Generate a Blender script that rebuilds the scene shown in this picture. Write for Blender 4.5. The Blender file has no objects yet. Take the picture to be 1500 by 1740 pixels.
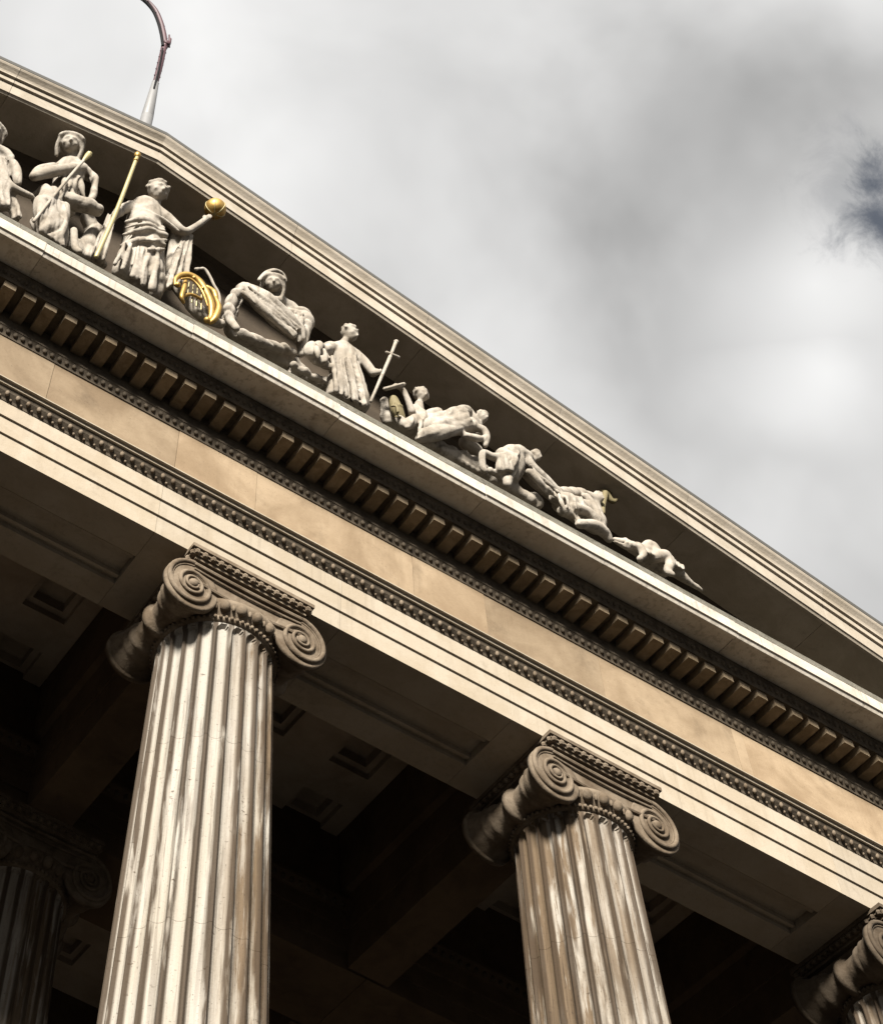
import bpy, bmesh, math, random
import numpy as np
from mathutils import Vector, Matrix, noise as mnoise

random.seed(7)
rng = np.random.default_rng(7)
sc = bpy.context.scene
COL = sc.collection
R = math.radians

# ------------------------------------------------------------------ camera
CAM_POS = np.array([-3.5581, -11.2076, 1.6])
CAM_R = np.array([0.860041, -0.499784, 0.102689])
CAM_U = np.array([-0.487027, -0.744144, 0.457224])
CAM_F = np.array([0.152098, 0.443243, 0.883403])
FPX, PPX, PPY = 2736.8, 240.94, 273.29          # focal length and lens axis, in photo pixels
cam_d = bpy.data.cameras.new('camera')
cam = bpy.data.objects.new('camera', cam_d)
COL.objects.link(cam)
M = Matrix.Identity(4)
for i in range(3):
    M[i][0] = CAM_R[i]; M[i][1] = CAM_U[i]; M[i][2] = -CAM_F[i]; M[i][3] = CAM_POS[i]
cam.matrix_world = M
cam_d.sensor_fit = 'AUTO'
cam_d.sensor_width = 36.0
cam_d.lens = 36.0 * FPX / 1740.0
cam_d.shift_x = (750 - PPX) / 1740.0
cam_d.shift_y = (PPY - 870) / 1740.0
cam_d.clip_start = 0.1
cam_d.clip_end = 3000
sc.camera = cam

# ------------------------------------------------------------------ sun, sky, exposure
SUN_EL, SUN_AZ = R(29), R(39)                     # sun in front of the facade, to the left
sun_dir = Vector((-math.sin(SUN_AZ) * math.cos(SUN_EL), -math.cos(SUN_AZ) * math.cos(SUN_EL), math.sin(SUN_EL)))
sd = bpy.data.lights.new('sun', 'SUN')
sd.energy = 1.5
sd.angle = R(12)
sd.color = (1.0, 0.955, 0.88)
so = bpy.data.objects.new('sun', sd)
COL.objects.link(so)
so.location = (-20, -30, 40)
so.rotation_euler = (-sun_dir).to_track_quat('-Z', 'Y').to_euler()

sc.view_settings.view_transform = 'Standard'
sc.view_settings.look = 'None'
sc.view_settings.exposure = 3.38
sc.view_settings.gamma = 1.0
sc.view_settings.use_curve_mapping = False
sc.render.engine = 'CYCLES'
sc.cycles.max_bounces = 6
sc.cycles.diffuse_bounces = 2

world = bpy.data.worlds.new('World')
sc.world = world
world.use_nodes = True
wt = world.node_tree
wt.nodes.clear()


def wn(t, **kw):
    n = wt.nodes.new(t)
    for k, v in kw.items():
        setattr(n, k, v)
    return n


wout = wn('ShaderNodeOutputWorld')
wbg = wn('ShaderNodeBackground')
wbg.inputs['Strength'].default_value = 0.1
wt.links.new(wbg.outputs[0], wout.inputs[0])
sky = wn('ShaderNodeTexSky', sky_type='NISHITA')
sky.sun_disc = False
sky.sun_elevation = SUN_EL
sky.sun_rotation = math.atan2(sun_dir.x, sun_dir.y)
wtc = wn('ShaderNodeTexCoord')


def wmath(op, a, b=None, clamp=False):
    n = wn('ShaderNodeMath', operation=op)
    n.use_clamp = clamp
    for i, v in enumerate((a, b)):
        if v is None:
            continue
        if isinstance(v, (int, float)):
            n.inputs[i].default_value = v
        else:
            wt.links.new(v, n.inputs[i])
    return n.outputs[0]


def wnoise(scale, detail, rough, dist, off=(0, 0, 0), stretch=(1, 1, 1)):
    mp = wn('ShaderNodeMapping')
    mp.inputs['Location'].default_value = off
    mp.inputs['Scale'].default_value = stretch
    wt.links.new(wtc.outputs['Generated'], mp.inputs['Vector'])
    n = wn('ShaderNodeTexNoise')
    n.inputs['Scale'].default_value = scale
    n.inputs['Detail'].default_value = detail
    n.inputs['Roughness'].default_value = rough
    n.inputs['Distortion'].default_value = dist
    wt.links.new(mp.outputs[0], n.inputs['Vector'])
    return n.outputs['Fac']


def wblob(d, inner, outer, wob=None, amt=0.0):
    """soft round cloud mass about a direction in the sky: 1 inside, 0 outside (angles in degrees)"""
    v = Vector(d).normalized()
    dp = wn('ShaderNodeVectorMath', operation='DISTANCE')
    wt.links.new(wtc.outputs['Generated'], dp.inputs[0])
    dp.inputs[1].default_value = v
    x = dp.outputs['Value']
    if wob is not None:
        x = wmath('ADD', x, wmath('MULTIPLY', wmath('SUBTRACT', wob, 0.5), amt))
    mr = wn('ShaderNodeMapRange', interpolation_type='SMOOTHSTEP')
    mr.inputs['From Min'].default_value = R(inner)
    mr.inputs['From Max'].default_value = R(outer)
    mr.inputs['To Min'].default_value = 1
    mr.inputs['To Max'].default_value = 0
    wt.links.new(x, mr.inputs['Value'])
    return mr.outputs[0]


n_big = wnoise(2.6, 4, 0.5, 0.15, (0.3, 1.7, 0.2))
n_mid = wnoise(7.5, 4, 0.45, 0.25, (2.1, 0.4, 1.3))
n_fin = wnoise(34.0, 6, 0.68, 0.4, (5.1, 2.2, 0.7))
lum = wmath('ADD', wmath('MULTIPLY', wmath('SUBTRACT', n_big, 0.5), 0.70), 0.70)
lum = wmath('ADD', lum, wmath('MULTIPLY', wmath('SUBTRACT', n_mid, 0.5), 0.56))
bank = wblob((0.412, 0.257, 0.874), 1.5, 9.0, n_mid, 0.13)        # grey cloud bank
bank2 = wblob((0.50, 0.19, 0.845), 0.6, 4.5, n_mid, 0.10)
bright = wmath('MAXIMUM', wblob((0.505, 0.268, 0.820), 0.4, 4.6, n_mid, 0.20), wblob((0.53, 0.30, 0.79), 0.2, 4.0, n_mid, 0.22))      # sunlit cloud edge
pale = wblob((0.16, 0.40, 0.90), 3.0, 13.0, n_mid, 0.10)
lum = wmath('SUBTRACT', lum, wmath('MULTIPLY', bank, 0.21))
lum = wmath('SUBTRACT', lum, wmath('MULTIPLY', bank2, 0.08))
lum = wmath('ADD', lum, wmath('MULTIPLY', bright, 0.24))
lum = wmath('ADD', lum, wmath('MULTIPLY', pale, 0.10))
lum = wmath('MAXIMUM', wmath('MINIMUM', lum, 0.93), 0.36)
lum = wmath('MULTIPLY', lum, 0.98)                                # cloud radiance before the 0.1 strength
ccol = wn('ShaderNodeCombineColor')
wt.links.new(wmath('MULTIPLY', lum, 1.0), ccol.inputs[0])
wt.links.new(wmath('MULTIPLY', lum, 0.995), ccol.inputs[1])
wt.links.new(wmath('MULTIPLY', lum, 0.985), ccol.inputs[2])
rag = wmath('SUBTRACT', wmath('ADD', wmath('MULTIPLY', n_fin, 0.65), wmath('MULTIPLY', n_mid, 0.6)), 0.125)
gap = wmath('MAXIMUM', wblob((0.5125, 0.2190, 0.8300), -.2, 2.5, rag, 0.11), wblob((0.5000, 0.2080, 0.8405), -.3, 1.9, rag, 0.10))
gap = wmath('MAXIMUM', gap, wmath('MULTIPLY', wblob((0.4950, 0.2150, 0.8420), 0.5, 2.6, rag, 0.10), 0.30))
mixs = wn('ShaderNodeMix', data_type='RGBA')
wt.links.new(gap, mixs.inputs['Factor'])
wt.links.new(ccol.outputs[0], mixs.inputs['A'])
hs = wn('ShaderNodeHueSaturation')
hs.inputs['Saturation'].default_value = 0.42
hs.inputs['Value'].default_value = 0.09
wt.links.new(sky.outputs[0], hs.inputs['Color'])
wt.links.new(hs.outputs[0], mixs.inputs['B'])
wt.links.new(mixs.outputs['Result'], wbg.inputs['Color'])


# ------------------------------------------------------------------ materials
def mat_nodes(name):
    m = bpy.data.materials.new(name)
    m.use_nodes = True
    nt = m.node_tree
    nt.nodes.clear()
    out = nt.nodes.new('ShaderNodeOutputMaterial')
    b = nt.nodes.new('ShaderNodeBsdfPrincipled')
    nt.links.new(b.outputs[0], out.inputs[0])
    return m, nt, b


def stone(name, light, dark, grime, grime_amt=0.35, streak=0.0, vary=0.10, mottle=2.2, bump=0.25, pits=0.25, rough=0.86,
          dirt_shade_prop=False, fillet=False, mst=(1, 1, 1), spec=0.25):
    m, nt, b = mat_nodes(name)
    L = nt.links.new

    def N(t, **kw):
        n = nt.nodes.new(t)
        for k, v in kw.items():
            setattr(n, k, v)
        return n

    def ma(op, a, c=None, clamp=False):
        n = N('ShaderNodeMath', operation=op)
        n.use_clamp = clamp
        for i, v in enumerate((a, c)):
            if v is None:
                continue
            if isinstance(v, (int, float)):
                n.inputs[i].default_value = v
            else:
                L(v, n.inputs[i])
        return n.outputs[0]

    def mix(f, a, c, mode='MIX'):
        n = N('ShaderNodeMix', data_type='RGBA', blend_type=mode)
        for k, v in (('Factor', f), ('A', a), ('B', c)):
            if isinstance(v, (int, float)):
                n.inputs[k].default_value = v
            elif isinstance(v, tuple):
                n.inputs[k].default_value = (*v, 1)
            else:
                L(v, n.inputs[k])
        return n.outputs['Result']

    tc = N('ShaderNodeTexCoord')
    oi = N('ShaderNodeObjectInfo')
    if dirt_shade_prop:
        sa = N('ShaderNodeAttribute', attribute_type='OBJECT', attribute_name='seed')
        seed = sa.outputs['Fac']
    else:
        seed = oi.outputs['Random']
    off = N('ShaderNodeVectorMath', operation='ADD')
    L(tc.outputs['Object'], off.inputs[0])
    cx = N('ShaderNodeCombineXYZ')
    L(ma('MULTIPLY', seed, 37.0), cx.inputs[0])
    L(ma('MULTIPLY', seed, 11.0), cx.inputs[1])
    L(ma('MULTIPLY', seed, 23.0), cx.inputs[2])
    L(cx.outputs[0], off.inputs[1])

    def noise(scale, detail=4, rgh=0.6, dist=0.0, st=(1, 1, 1)):
        mp = N('ShaderNodeMapping')
        mp.inputs['Scale'].default_value = st
        L(off.outputs[0], mp.inputs['Vector'])
        n = N('ShaderNodeTexNoise')
        n.inputs['Scale'].default_value = scale
        n.inputs['Detail'].default_value = detail
        n.inputs['Roughness'].default_value = rgh
        n.inputs['Distortion'].default_value = dist
        L(mp.outputs[0], n.inputs['Vector'])
        return n.outputs['Fac']

    def ramp(v, lo, hi):
        n = N('ShaderNodeMapRange', interpolation_type='SMOOTHSTEP')
        n.inputs['From Min'].default_value = lo
        n.inputs['From Max'].default_value = hi
        L(v, n.inputs['Value'])
        return n.outputs[0]

    n1 = noise(mottle, 5, 0.6, 0.4, mst)
    c = mix(ramp(n1, 0.35, 0.68), light, dark)
    n2 = noise(mottle * 5.5, 4, 0.65, 0.0, mst)
    c = mix(ma('MULTIPLY', ramp(n2, 0.45, 0.75), 0.35), c, dark)
    # grime patches
    n3 = noise(mottle * 1.6, 6, 0.7, 0.3 if streak else 0.8, mst)
    lo = 0.62
    g = ma('MULTIPLY', ramp(n3, lo - 0.08, lo + 0.16), grime_amt)
    if dirt_shade_prop:
        at = N('ShaderNodeAttribute', attribute_type='OBJECT', attribute_name='dirt_and_shade')
        g = ma('ADD', g, ma('MULTIPLY', ramp(n3, 0.48, 0.66), ma('MULTIPLY', at.outputs['Fac'], 0.30)))
    if streak:
        n4 = noise(15.0, 5, 0.6, 0.15, (1, 1, 0.045))
        n5 = noise(0.9, 3, 0.5, 0.3, (1, 1, 0.6))
        s = ma('MULTIPLY', ramp(n4, 0.51, 0.62), ma('ADD', ramp(n5, 0.36, 0.62), 0.18))
        if dirt_shade_prop:
            s = ma('MULTIPLY', s, ma('ADD', ma('MULTIPLY', at.outputs['Fac'], 1.2), 0.65))
        g = ma('ADD', g, ma('MULTIPLY', s, streak))
    if fillet:
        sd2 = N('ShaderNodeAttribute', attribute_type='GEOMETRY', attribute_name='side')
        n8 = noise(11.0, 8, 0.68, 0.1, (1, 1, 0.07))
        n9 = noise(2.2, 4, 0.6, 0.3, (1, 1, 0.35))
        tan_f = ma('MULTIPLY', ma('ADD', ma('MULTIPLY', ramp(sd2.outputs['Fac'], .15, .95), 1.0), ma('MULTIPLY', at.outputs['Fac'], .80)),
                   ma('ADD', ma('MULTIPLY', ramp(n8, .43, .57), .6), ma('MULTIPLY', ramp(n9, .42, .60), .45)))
        fa = N('ShaderNodeAttribute', attribute_type='GEOMETRY', attribute_name='fillet')
        n6 = noise(5.0, 5, 0.6, 0.2, (1, 1, 0.12))
        g = ma('ADD', g, ma('MULTIPLY', ma('MULTIPLY', fa.outputs['Fac'], ramp(n6, 0.33, 0.47)), 1.0))  # flute-edge lines: grime mixed with painted flute shade
    if dirt_shade_prop and not fillet:
        c = mix(ma('MULTIPLY', at.outputs['Fac'], .62), c, grime)  # darkens the whole capital as painted dimness
    if fillet:
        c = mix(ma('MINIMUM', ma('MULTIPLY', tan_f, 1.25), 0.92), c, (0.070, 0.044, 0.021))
    g = ma('MINIMUM', g, 0.93)
    c = mix(g, c, grime)
    # fine black pits
    n7 = noise(46.0, 3, 0.6)
    c = mix(ma('MULTIPLY', ramp(n7, 0.63, 0.71), pits), c, tuple(x * 0.35 for x in grime))
    if fillet:
        n10 = noise(9.0, 3, 0.6, 0.2, (1, 1, 2.6))
        n11 = noise(1.3, 2, 0.5, 0.0)
        c = mix(ma('MULTIPLY', ma('MULTIPLY', ramp(n10, 0.66, 0.70), ramp(n11, .45, .60)), 0.8), c, grime)
    # every block its own tone
    k = ma('ADD', ma('MULTIPLY', oi.outputs['Random'], 2 * vary), 1.0 - vary)
    vm = N('ShaderNodeVectorMath', operation='SCALE')
    L(c, vm.inputs[0])
    L(k, vm.inputs['Scale'])
    L(vm.outputs[0], b.inputs['Base Color'])
    b.inputs['Roughness'].default_value = rough
    b.inputs['Specular IOR Level'].default_value = spec
    bp = N('ShaderNodeBump')
    bp.inputs['Strength'].default_value = bump
    bp.inputs['Distance'].default_value = 0.02
    hgt = ma('ADD', ma('MULTIPLY', noise(28.0, 5, 0.65), 0.7), ma('MULTIPLY', n2, 0.6))
    L(hgt, bp.inputs['Height'])
    L(bp.outputs[0], b.inputs['Normal'])
    return m


def plain(name, col, rough=0.6, metal=0.0, noise_amt=0.25, scale=6.0, col2=None, spec=0.5):
    m, nt, b = mat_nodes(name)
    tc = nt.nodes.new('ShaderNodeTexCoord')
    n = nt.nodes.new('ShaderNodeTexNoise')
    n.inputs['Scale'].default_value = scale
    n.inputs['Detail'].default_value = 5
    nt.links.new(tc.outputs['Object'], n.inputs['Vector'])
    mx = nt.nodes.new('ShaderNodeMix')
    mx.data_type = 'RGBA'
    mx.inputs['A'].default_value = (*col, 1)
    mx.inputs['B'].default_value = (*(col2 or tuple(c * (1 - noise_amt) for c in col)), 1)
    nt.links.new(n.outputs['Fac'], mx.inputs['Factor'])
    nt.links.new(mx.outputs['Result'], b.inputs['Base Color'])
    b.inputs['Roughness'].default_value = rough
    b.inputs['Metallic'].default_value = metal
    b.inputs['Specular IOR Level'].default_value = spec
    bp = nt.nodes.new('ShaderNodeBump')
    bp.inputs['Strength'].default_value = 0.15
    bp.inputs['Distance'].default_value = 0.02
    nt.links.new(n.outputs['Fac'], bp.inputs['Height'])
    nt.links.new(bp.outputs[0], b.inputs['Normal'])
    return m


GR = (0.03094, 0.01893, 0.009464)
MT = dict(
    fascia=stone('pale_limestone', (0.2621, 0.2239, 0.1729), (0.2293, 0.1893, 0.1383), GR, 0.20, 0.10, 0.07, bump=0.15, pits=0.2),
    frieze=stone('honey_limestone', (0.2205, 0.1652, 0.1064), (0.14, 0.098, 0.0581), GR, 0.42, 0.06, 0.21, mottle=0.9, bump=0.2, pits=0.3),
    cornice=stone('weathered_limestone', (0.371, 0.336, 0.287), (0.301, 0.266, 0.217), GR, 0.45, 0.22, 0.08, bump=0.3),
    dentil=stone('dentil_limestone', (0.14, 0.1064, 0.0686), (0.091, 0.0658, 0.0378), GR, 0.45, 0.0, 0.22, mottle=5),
    cap=stone('lichened_limestone', (0.1238, 0.1128, 0.091), (0.08008, 0.0728, 0.0546), (0.02184, 0.0182, 0.01274), 0.6, 0.3, 0.10, mottle=4, bump=0.6),
    rake=stone('raking_limestone', (0.287, 0.2485, 0.1995), (0.231, 0.196, 0.1505), GR, 0.25, 0.0, 0.07, bump=0.25),
    shaft=stone('column_limestone', (0.252, 0.231, 0.1995), (0.2205, 0.1946, 0.1575), (0.028, 0.0168, 0.0077), 0.08, 0.50, 0.03, bump=0.3, pits=0.6,
                dirt_shade_prop=True, fillet=True, mst=(1, 1, .14), mottle=3.4),
    capital=stone('capital_limestone', (0.14, 0.1085, 0.0756), (0.0665, 0.0462, 0.0273), (0.02184, 0.01456, 0.008008), 0.65, 0.0, 0.05, mottle=3.5, bump=0.35, dirt_shade_prop=True),
    bead=stone('soot_and_shade_moulding_stone', (0.0728, 0.05642, 0.03822), (0.0364, 0.0273, 0.01747), (0.01092, 0.00728, 0.004368), 0.5, 0.0, 0.05, mottle=6),  # sooty on the crown; on bed mouldings it paints in dentil shade
    statue=stone('statue_limestone', (0.294, 0.2625, 0.2205), (0.189, 0.161, 0.126), (0.0434, 0.0301, 0.0189), 0.60, 0.30, 0.05, mottle=3.2, bump=0.25, pits=0.4),
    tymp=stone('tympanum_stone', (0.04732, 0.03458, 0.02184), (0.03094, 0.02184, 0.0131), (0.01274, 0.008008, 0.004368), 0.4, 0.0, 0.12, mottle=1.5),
    dusky=stone('shade_toned_interior_stone', (0.085, 0.058, 0.034), (0.055, 0.036, 0.02), (0.01456, 0.009464, 0.005096), 0.45, 0.0, 0.08, mottle=1.5),  # interior stone darkened in its colour to stand for porch shade
    ceil=stone('umber_ceiling_plaster', (0.34, 0.275, 0.205), (0.25, 0.195, 0.14), (0.0182, 0.01274, 0.00728), 0.25, 0.0, 0.06, mottle=1.3),
    gold=plain('gilding', (0.434, 0.28, 0.084), 0.48, 0.7, scale=14, col2=(0.21, 0.119, 0.028)),
    gilt=plain('worn_gilding', (0.336, 0.294, 0.154), 0.5, 0.3, scale=14, col2=(0.238, 0.189, 0.077)),
    ochre=plain('ochre_stained_stone', (0.147, 0.119, 0.0525), 0.8, 0.0, scale=8, col2=(0.084, 0.063, 0.0266)),
    lead=plain('lead_sheet', (0.0595, 0.056, 0.049), 0.65, 0.2, scale=3),
    pole=plain('pole_paint', (0.154, 0.1505, 0.147), 0.5, 0.0, scale=4),
    flag=plain('maroon_paint', (0.0595, 0.0112, 0.0168), 0.6, 0.0, scale=3, col2=(0.021, 0.0063, 0.0098)),
    rubber=plain('black_rubber', (0.0084, 0.0077, 0.0084), 0.8, 0.0, scale=3, spec=0.1),
    asphalt=plain('asphalt', (0.030, 0.028, 0.026), 0.95, 0.0, scale=12, spec=0.05),
    paving=plain('dark_paving', (0.05, 0.045, 0.04), 0.95, 0.0, scale=3, spec=0.05),
)


# ------------------------------------------------------------------ mesh helpers
class MB:
    def __init__(s):
        s.v, s.f = [], []

    def add(s, v, f):
        o = len(s.v)
        s.v += [tuple(map(float, p)) for p in v]
        s.f += [tuple(i + o for i in q) for q in f]

    def box(s, x0, x1, y0, y1, z0, z1, bev=0.0):
        v = [(x, y, z) for x in (x0, x1) for y in (y0, y1) for z in (z0, z1)]
        f = [(0, 1, 3, 2), (4, 6, 7, 5), (0, 4, 5, 1), (2, 3, 7, 6), (0, 2, 6, 4), (1, 5, 7, 3)]
        s.add(v, f)

    def sweep(s, prof, x0, x1, zf=None):
        n = len(prof)
        zf = zf or (lambda x: 0.0)
        v = [(x0, y, z + zf(x0)) for y, z in prof] + [(x1, y, z + zf(x1)) for y, z in prof]
        f = [(i, (i + 1) % n, n + (i + 1) % n, n + i) for i in range(n)]
        f += [tuple(range(n - 1, -1, -1)), tuple(range(n, 2 * n))]
        s.add(v, f)

    def ball(s, c, r, nu=8, nv=5, sc3=(1, 1, 1)):
        v = [(c[0], c[1], c[2] - r * sc3[2])]
        for j in range(1, nv):
            t = math.pi * j / nv
            for i in range(nu):
                a = 2 * math.pi * i / nu
                v.append((c[0] + r * sc3[0] * math.sin(t) * math.cos(a), c[1] + r * sc3[1] * math.sin(t) * math.sin(a), c[2] - r * sc3[2] * math.cos(t)))
        v.append((c[0], c[1], c[2] + r * sc3[2]))
        f = []
        for i in range(nu):
            f.append((0, 1 + (i + 1) % nu, 1 + i))
            for j in range(nv - 2):
                a, b = 1 + j * nu, 1 + (j + 1) * nu
                f.append((a + i, a + (i + 1) % nu, b + (i + 1) % nu, b + i))
            a = 1 + (nv - 2) * nu
            f.append((a + i, a + (i + 1) % nu, len(v) - 1))
        s.add(v, f)

    def lathe(s, prof, axis='z', c=(0, 0, 0), n=32, cap=True):
        """prof = [(radius, height)]"""
        v = []
        for r, h in prof:
            for i in range(n):
                a = 2 * math.pi * i / n
                p = (r * math.cos(a), r * math.sin(a), h) if axis == 'z' else (r * math.cos(a), h, -r * math.sin(a))
                v.append((p[0] + c[0], p[1] + c[1], p[2] + c[2]))
        f = []
        for j in range(len(prof) - 1):
            for i in range(n):
                k = (i + 1) % n
                f.append((j * n + i, j * n + k, (j + 1) * n + k, (j + 1) * n + i))
        if cap:
            f += [tuple(range(n - 1, -1, -1)), tuple((len(prof) - 1) * n + i for i in range(n))]
        s.add(v, f)

    def tube(s, pts, rad, n=10, sub=6, flat=None):
        """round-ended tube through points (Catmull-Rom); rad one number or one per point"""
        P = [np.array(p, float) for p in pts]
        r = list(rad) if hasattr(rad, '__len__') else [rad] * len(P)
        S, Q = [], []
        for i in range(len(P) - 1):
            p0, p1, p2, p3 = P[max(i - 1, 0)], P[i], P[i + 1], P[min(i + 2, len(P) - 1)]
            m = sub if len(P) > 2 else 2
            for k in range(m):
                t = k / m
                S.append(0.5 * ((2 * p1) + (p2 - p0) * t + (2 * p0 - 5 * p1 + 4 * p2 - p3) * t * t + (3 * p1 - p0 - 3 * p2 + p3) * t ** 3))
                Q.append(r[i] + (r[i + 1] - r[i]) * t)
        S.append(P[-1]); Q.append(r[-1])
        T = []
        for i in range(len(S)):
            d = S[min(i + 1, len(S) - 1)] - S[max(i - 1, 0)]
            T.append(d / (np.linalg.norm(d) + 1e-9))
        rings = []
        for a in (1.0, 0.8, 0.45):
            rings.append((S[0] - T[0] * Q[0] * a, Q[0] * math.sqrt(max(0.004, 1 - a * a)), T[0]))
        for a, b, t in zip(S, Q, T):
            rings.append((a, b, t))
        for a in (0.45, 0.8, 1.0):
            rings.append((S[-1] + T[-1] * Q[-1] * a, Q[-1] * math.sqrt(max(0.004, 1 - a * a)), T[-1]))
        up = np.array([0, 0, 1.0]) if abs(T[0][2]) < 0.9 else np.array([0, 1.0, 0])
        v = []
        for c, rr, t in rings:
            e1 = np.cross(t, up); ln = np.linalg.norm(e1)
            if ln < 1e-3:
                e1 = np.cross(t, np.array([1.0, 0.2, 0])); ln = np.linalg.norm(e1)
            e1 /= ln
            e2 = np.cross(e1, t); up = e2
            for i in range(n):
                a = 2 * math.pi * i / n
                o = rr * (math.cos(a) * e1 + math.sin(a) * e2)
                if flat:
                    o = o * np.array(flat)
                v.append(c + o)
        f = []
        m = len(rings)
        for j in range(m - 1):
            for i in range(n):
                k = (i + 1) % n
                f.append((j * n + i, j * n + k, (j + 1) * n + k, (j + 1) * n + i))
        f += [tuple(range(n - 1, -1, -1)), tuple((m - 1) * n + i for i in range(n))]
        s.add(v, f)

    def mesh(s, name):
        me = bpy.data.meshes.new(name)
        me.from_pydata(s.v, [], s.f)
        bm = bmesh.new()
        bm.from_mesh(me)
        bmesh.ops.recalc_face_normals(bm, faces=bm.faces)
        bm.to_mesh(me)
        bm.free()
        return me


def link(name, me, mat, parent=None, smooth=False, loc=None):
    if mat is not None and not me.materials:
        me.materials.append(mat)
    if smooth:
        me.polygons.foreach_set('use_smooth', [True] * len(me.polygons))
    o = bpy.data.objects.new(name, me)
    COL.objects.link(o)
    if parent is not None:
        o.parent = parent
    if loc is not None:
        o.location = loc
    return o


def build(name, mb, mat, parent=None, smooth=False, loc=None):
    return link(name, mb.mesh(name), mat, parent, smooth, loc)


def tag(o, label=None, cat=None, group=None, kind=None):
    for k, v in (('label', label), ('category', cat), ('group', group), ('kind', kind)):
        if v:
            o[k] = v
    return o


def empty(name, loc=(0, 0, 0)):
    o = bpy.data.objects.new(name, None)
    o.location = loc
    COL.objects.link(o)
    return o


def at(px, py, Y):
    """the point of the facade zone at depth Y seen at photo pixel (px, py)"""
    d = CAM_F + CAM_R * ((px - PPX) / FPX) - CAM_U * ((py - PPY) / FPX)
    return CAM_POS + d * ((Y - CAM_POS[1]) / d[1])


# ------------------------------------------------------------------ measurements (metres, ground at 0)
Z = 1.6                       # eye height, added to heights measured from the eye
S = 4.648                     # column spacing
AB = 13.4855 + Z              # underside of the architrave
STY = AB - 13.7               # top of the steps
SL = 0.1978                   # slope of the gable
ZA = 19.622 + Z               # apex of the raking cornice soffit
XE = 17.3                     # half width of the portico
KCOL = range(-2, 4)

# ------------------------------------------------------------------ ground
g = MB(); g.box(-1500, 1500, -1500, 1500, -0.5, 0)
tag(build('ground', g, MT['asphalt']), kind='structure')
steps = empty('entrance_steps', (0, -2, 0))
tag(steps, kind='structure')
ns = 8
for i in range(ns):
    b = MB(); h = STY / ns
    b.box(-XE - 1, XE + 1, -1.35 - 0.36 * (ns - 1 - i) + 2, 12, i * h + (0.0 if i else 0.004), (i + 1) * h - 0.002)
    build('step', b, MT['paving'], steps)

# ------------------------------------------------------------------ the portico
portico = empty('museum_portico', (0, 0, 0))
tag(portico, 'sooty streaked limestone temple front with a carved gable, dentils and a coffered porch ceiling', 'building', None, 'thing')


def cuts(x0, x1, step, jit):
    xs = [x0]
    while xs[-1] < x1 - step * 1.4:
        xs.append(xs[-1] + step * (1 + random.uniform(-jit, jit)))
    return xs + [x1]


def swept_parts(name, prof, xs, mat, zf=None, gap=0.004, jit=0.0):
    for a, b in zip(xs[:-1], xs[1:]):
        jy, jz = random.uniform(-jit, jit), random.uniform(-jit, jit) * .5
        m = MB(); m.sweep([(y_ + jy, z_ + jz) for y_, z_ in prof], a + gap, b - gap, zf)
        build(name, m, mat, portico)


# architrave: three fascias, each a little proud of the one below, and a crowning moulding
A = AB
front = [(-.635, A), (-.635, A + .268), (-.658, A + .268), (-.658, A + .511), (-.682, A + .511), (-.682, A + .735)]
back = [(.640, A + .95), (.640, A + .50), (.615, A + .50), (.615, A)]
solid = front + [(-.55, A + .735), (-.55, A + .95)] + back
groove = solid + [(.25, A), (.25, A + .07), (.20, A + .07), (.20, A + .045), (.155, A + .045), (.155, A + .11),
                  (-.135, A + .11), (-.135, A + .045), (-.18, A + .045), (-.18, A + .07), (-.22, A + .07), (-.22, A)]
for k in range(-4, 4):
    xc = S * (k + .5)
    m = MB(); m.sweep(solid, max(xc - 1.18, -XE) + .002, min(xc + 1.18, XE) - .002); build('architrave_block', m, MT['fascia'], portico)
    if k < 3:
        m = MB(); m.sweep(groove, xc + 1.182, xc + S - 1.182); build('architrave_block', m, MT['fascia'], portico)


def arc(c, r0, r1, a0, a1, n):
    return [(c[0] + r0 * math.cos(R(a0 + (a1 - a0) * i / n)), c[1] + r1 * math.sin(R(a0 + (a1 - a0) * i / n))) for i in range(n + 1)]


tz = A + .735
crown = [(-.548, tz + .002), (-.69, tz + .002), (-.70, tz + .03), (-.72, tz + .05), (-.752, tz + .085), (-.768, tz + .12), (-.772, tz + .134), (-.548, tz + .134)]
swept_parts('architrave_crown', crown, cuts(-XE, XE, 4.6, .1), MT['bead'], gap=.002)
fil = [(-.548, tz + .136), (-.800, tz + .136), (-.800, tz + .172), (-.842, tz + .175), (-.842, tz + .188), (-.642, tz + .212), (-.548, tz + .212)]
swept_parts('architrave_fillet', fil, cuts(-XE, XE, 4.6, .1), MT['fascia'], gap=.002)
# egg rows (too small to pick apart one by one)
m = MB()
x = -5.0
while x < XE:
    m.ball((x, -.742, tz + .078), .034, 7, 5, (.85, .75, 1.25))
    m.ball((x + .066, -.705, tz + .03), .02, 5, 4)
    x += .1325
o = tag(build('egg_moulding', m, MT['capital'], portico, True), kind='stuff'); o['dirt_and_shade'] = .1; o['seed'] = .4

# frieze blocks
fz0, fz1 = tz + .214, 15.379 + Z
xs = [-XE, -14.2, -11.3, -8.6, -5.9, -3.3, -1.42, -.42, 1.27, 2.35, 4.55, 5.6, 7.3, 9.34, 9.52, 11.9, 13.9, 15.5, XE]
for a, b in zip(xs[:-1], xs[1:]):
    dy = random.uniform(-.004, .004)
    m = MB(); m.sweep([(-.635 + dy, fz0), (-.635 + dy, fz1 + .05), (.62, fz1 + .05), (.62, fz0)], a + .003, b - .003)
    build('frieze_block', m, MT['frieze'], portico)

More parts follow.
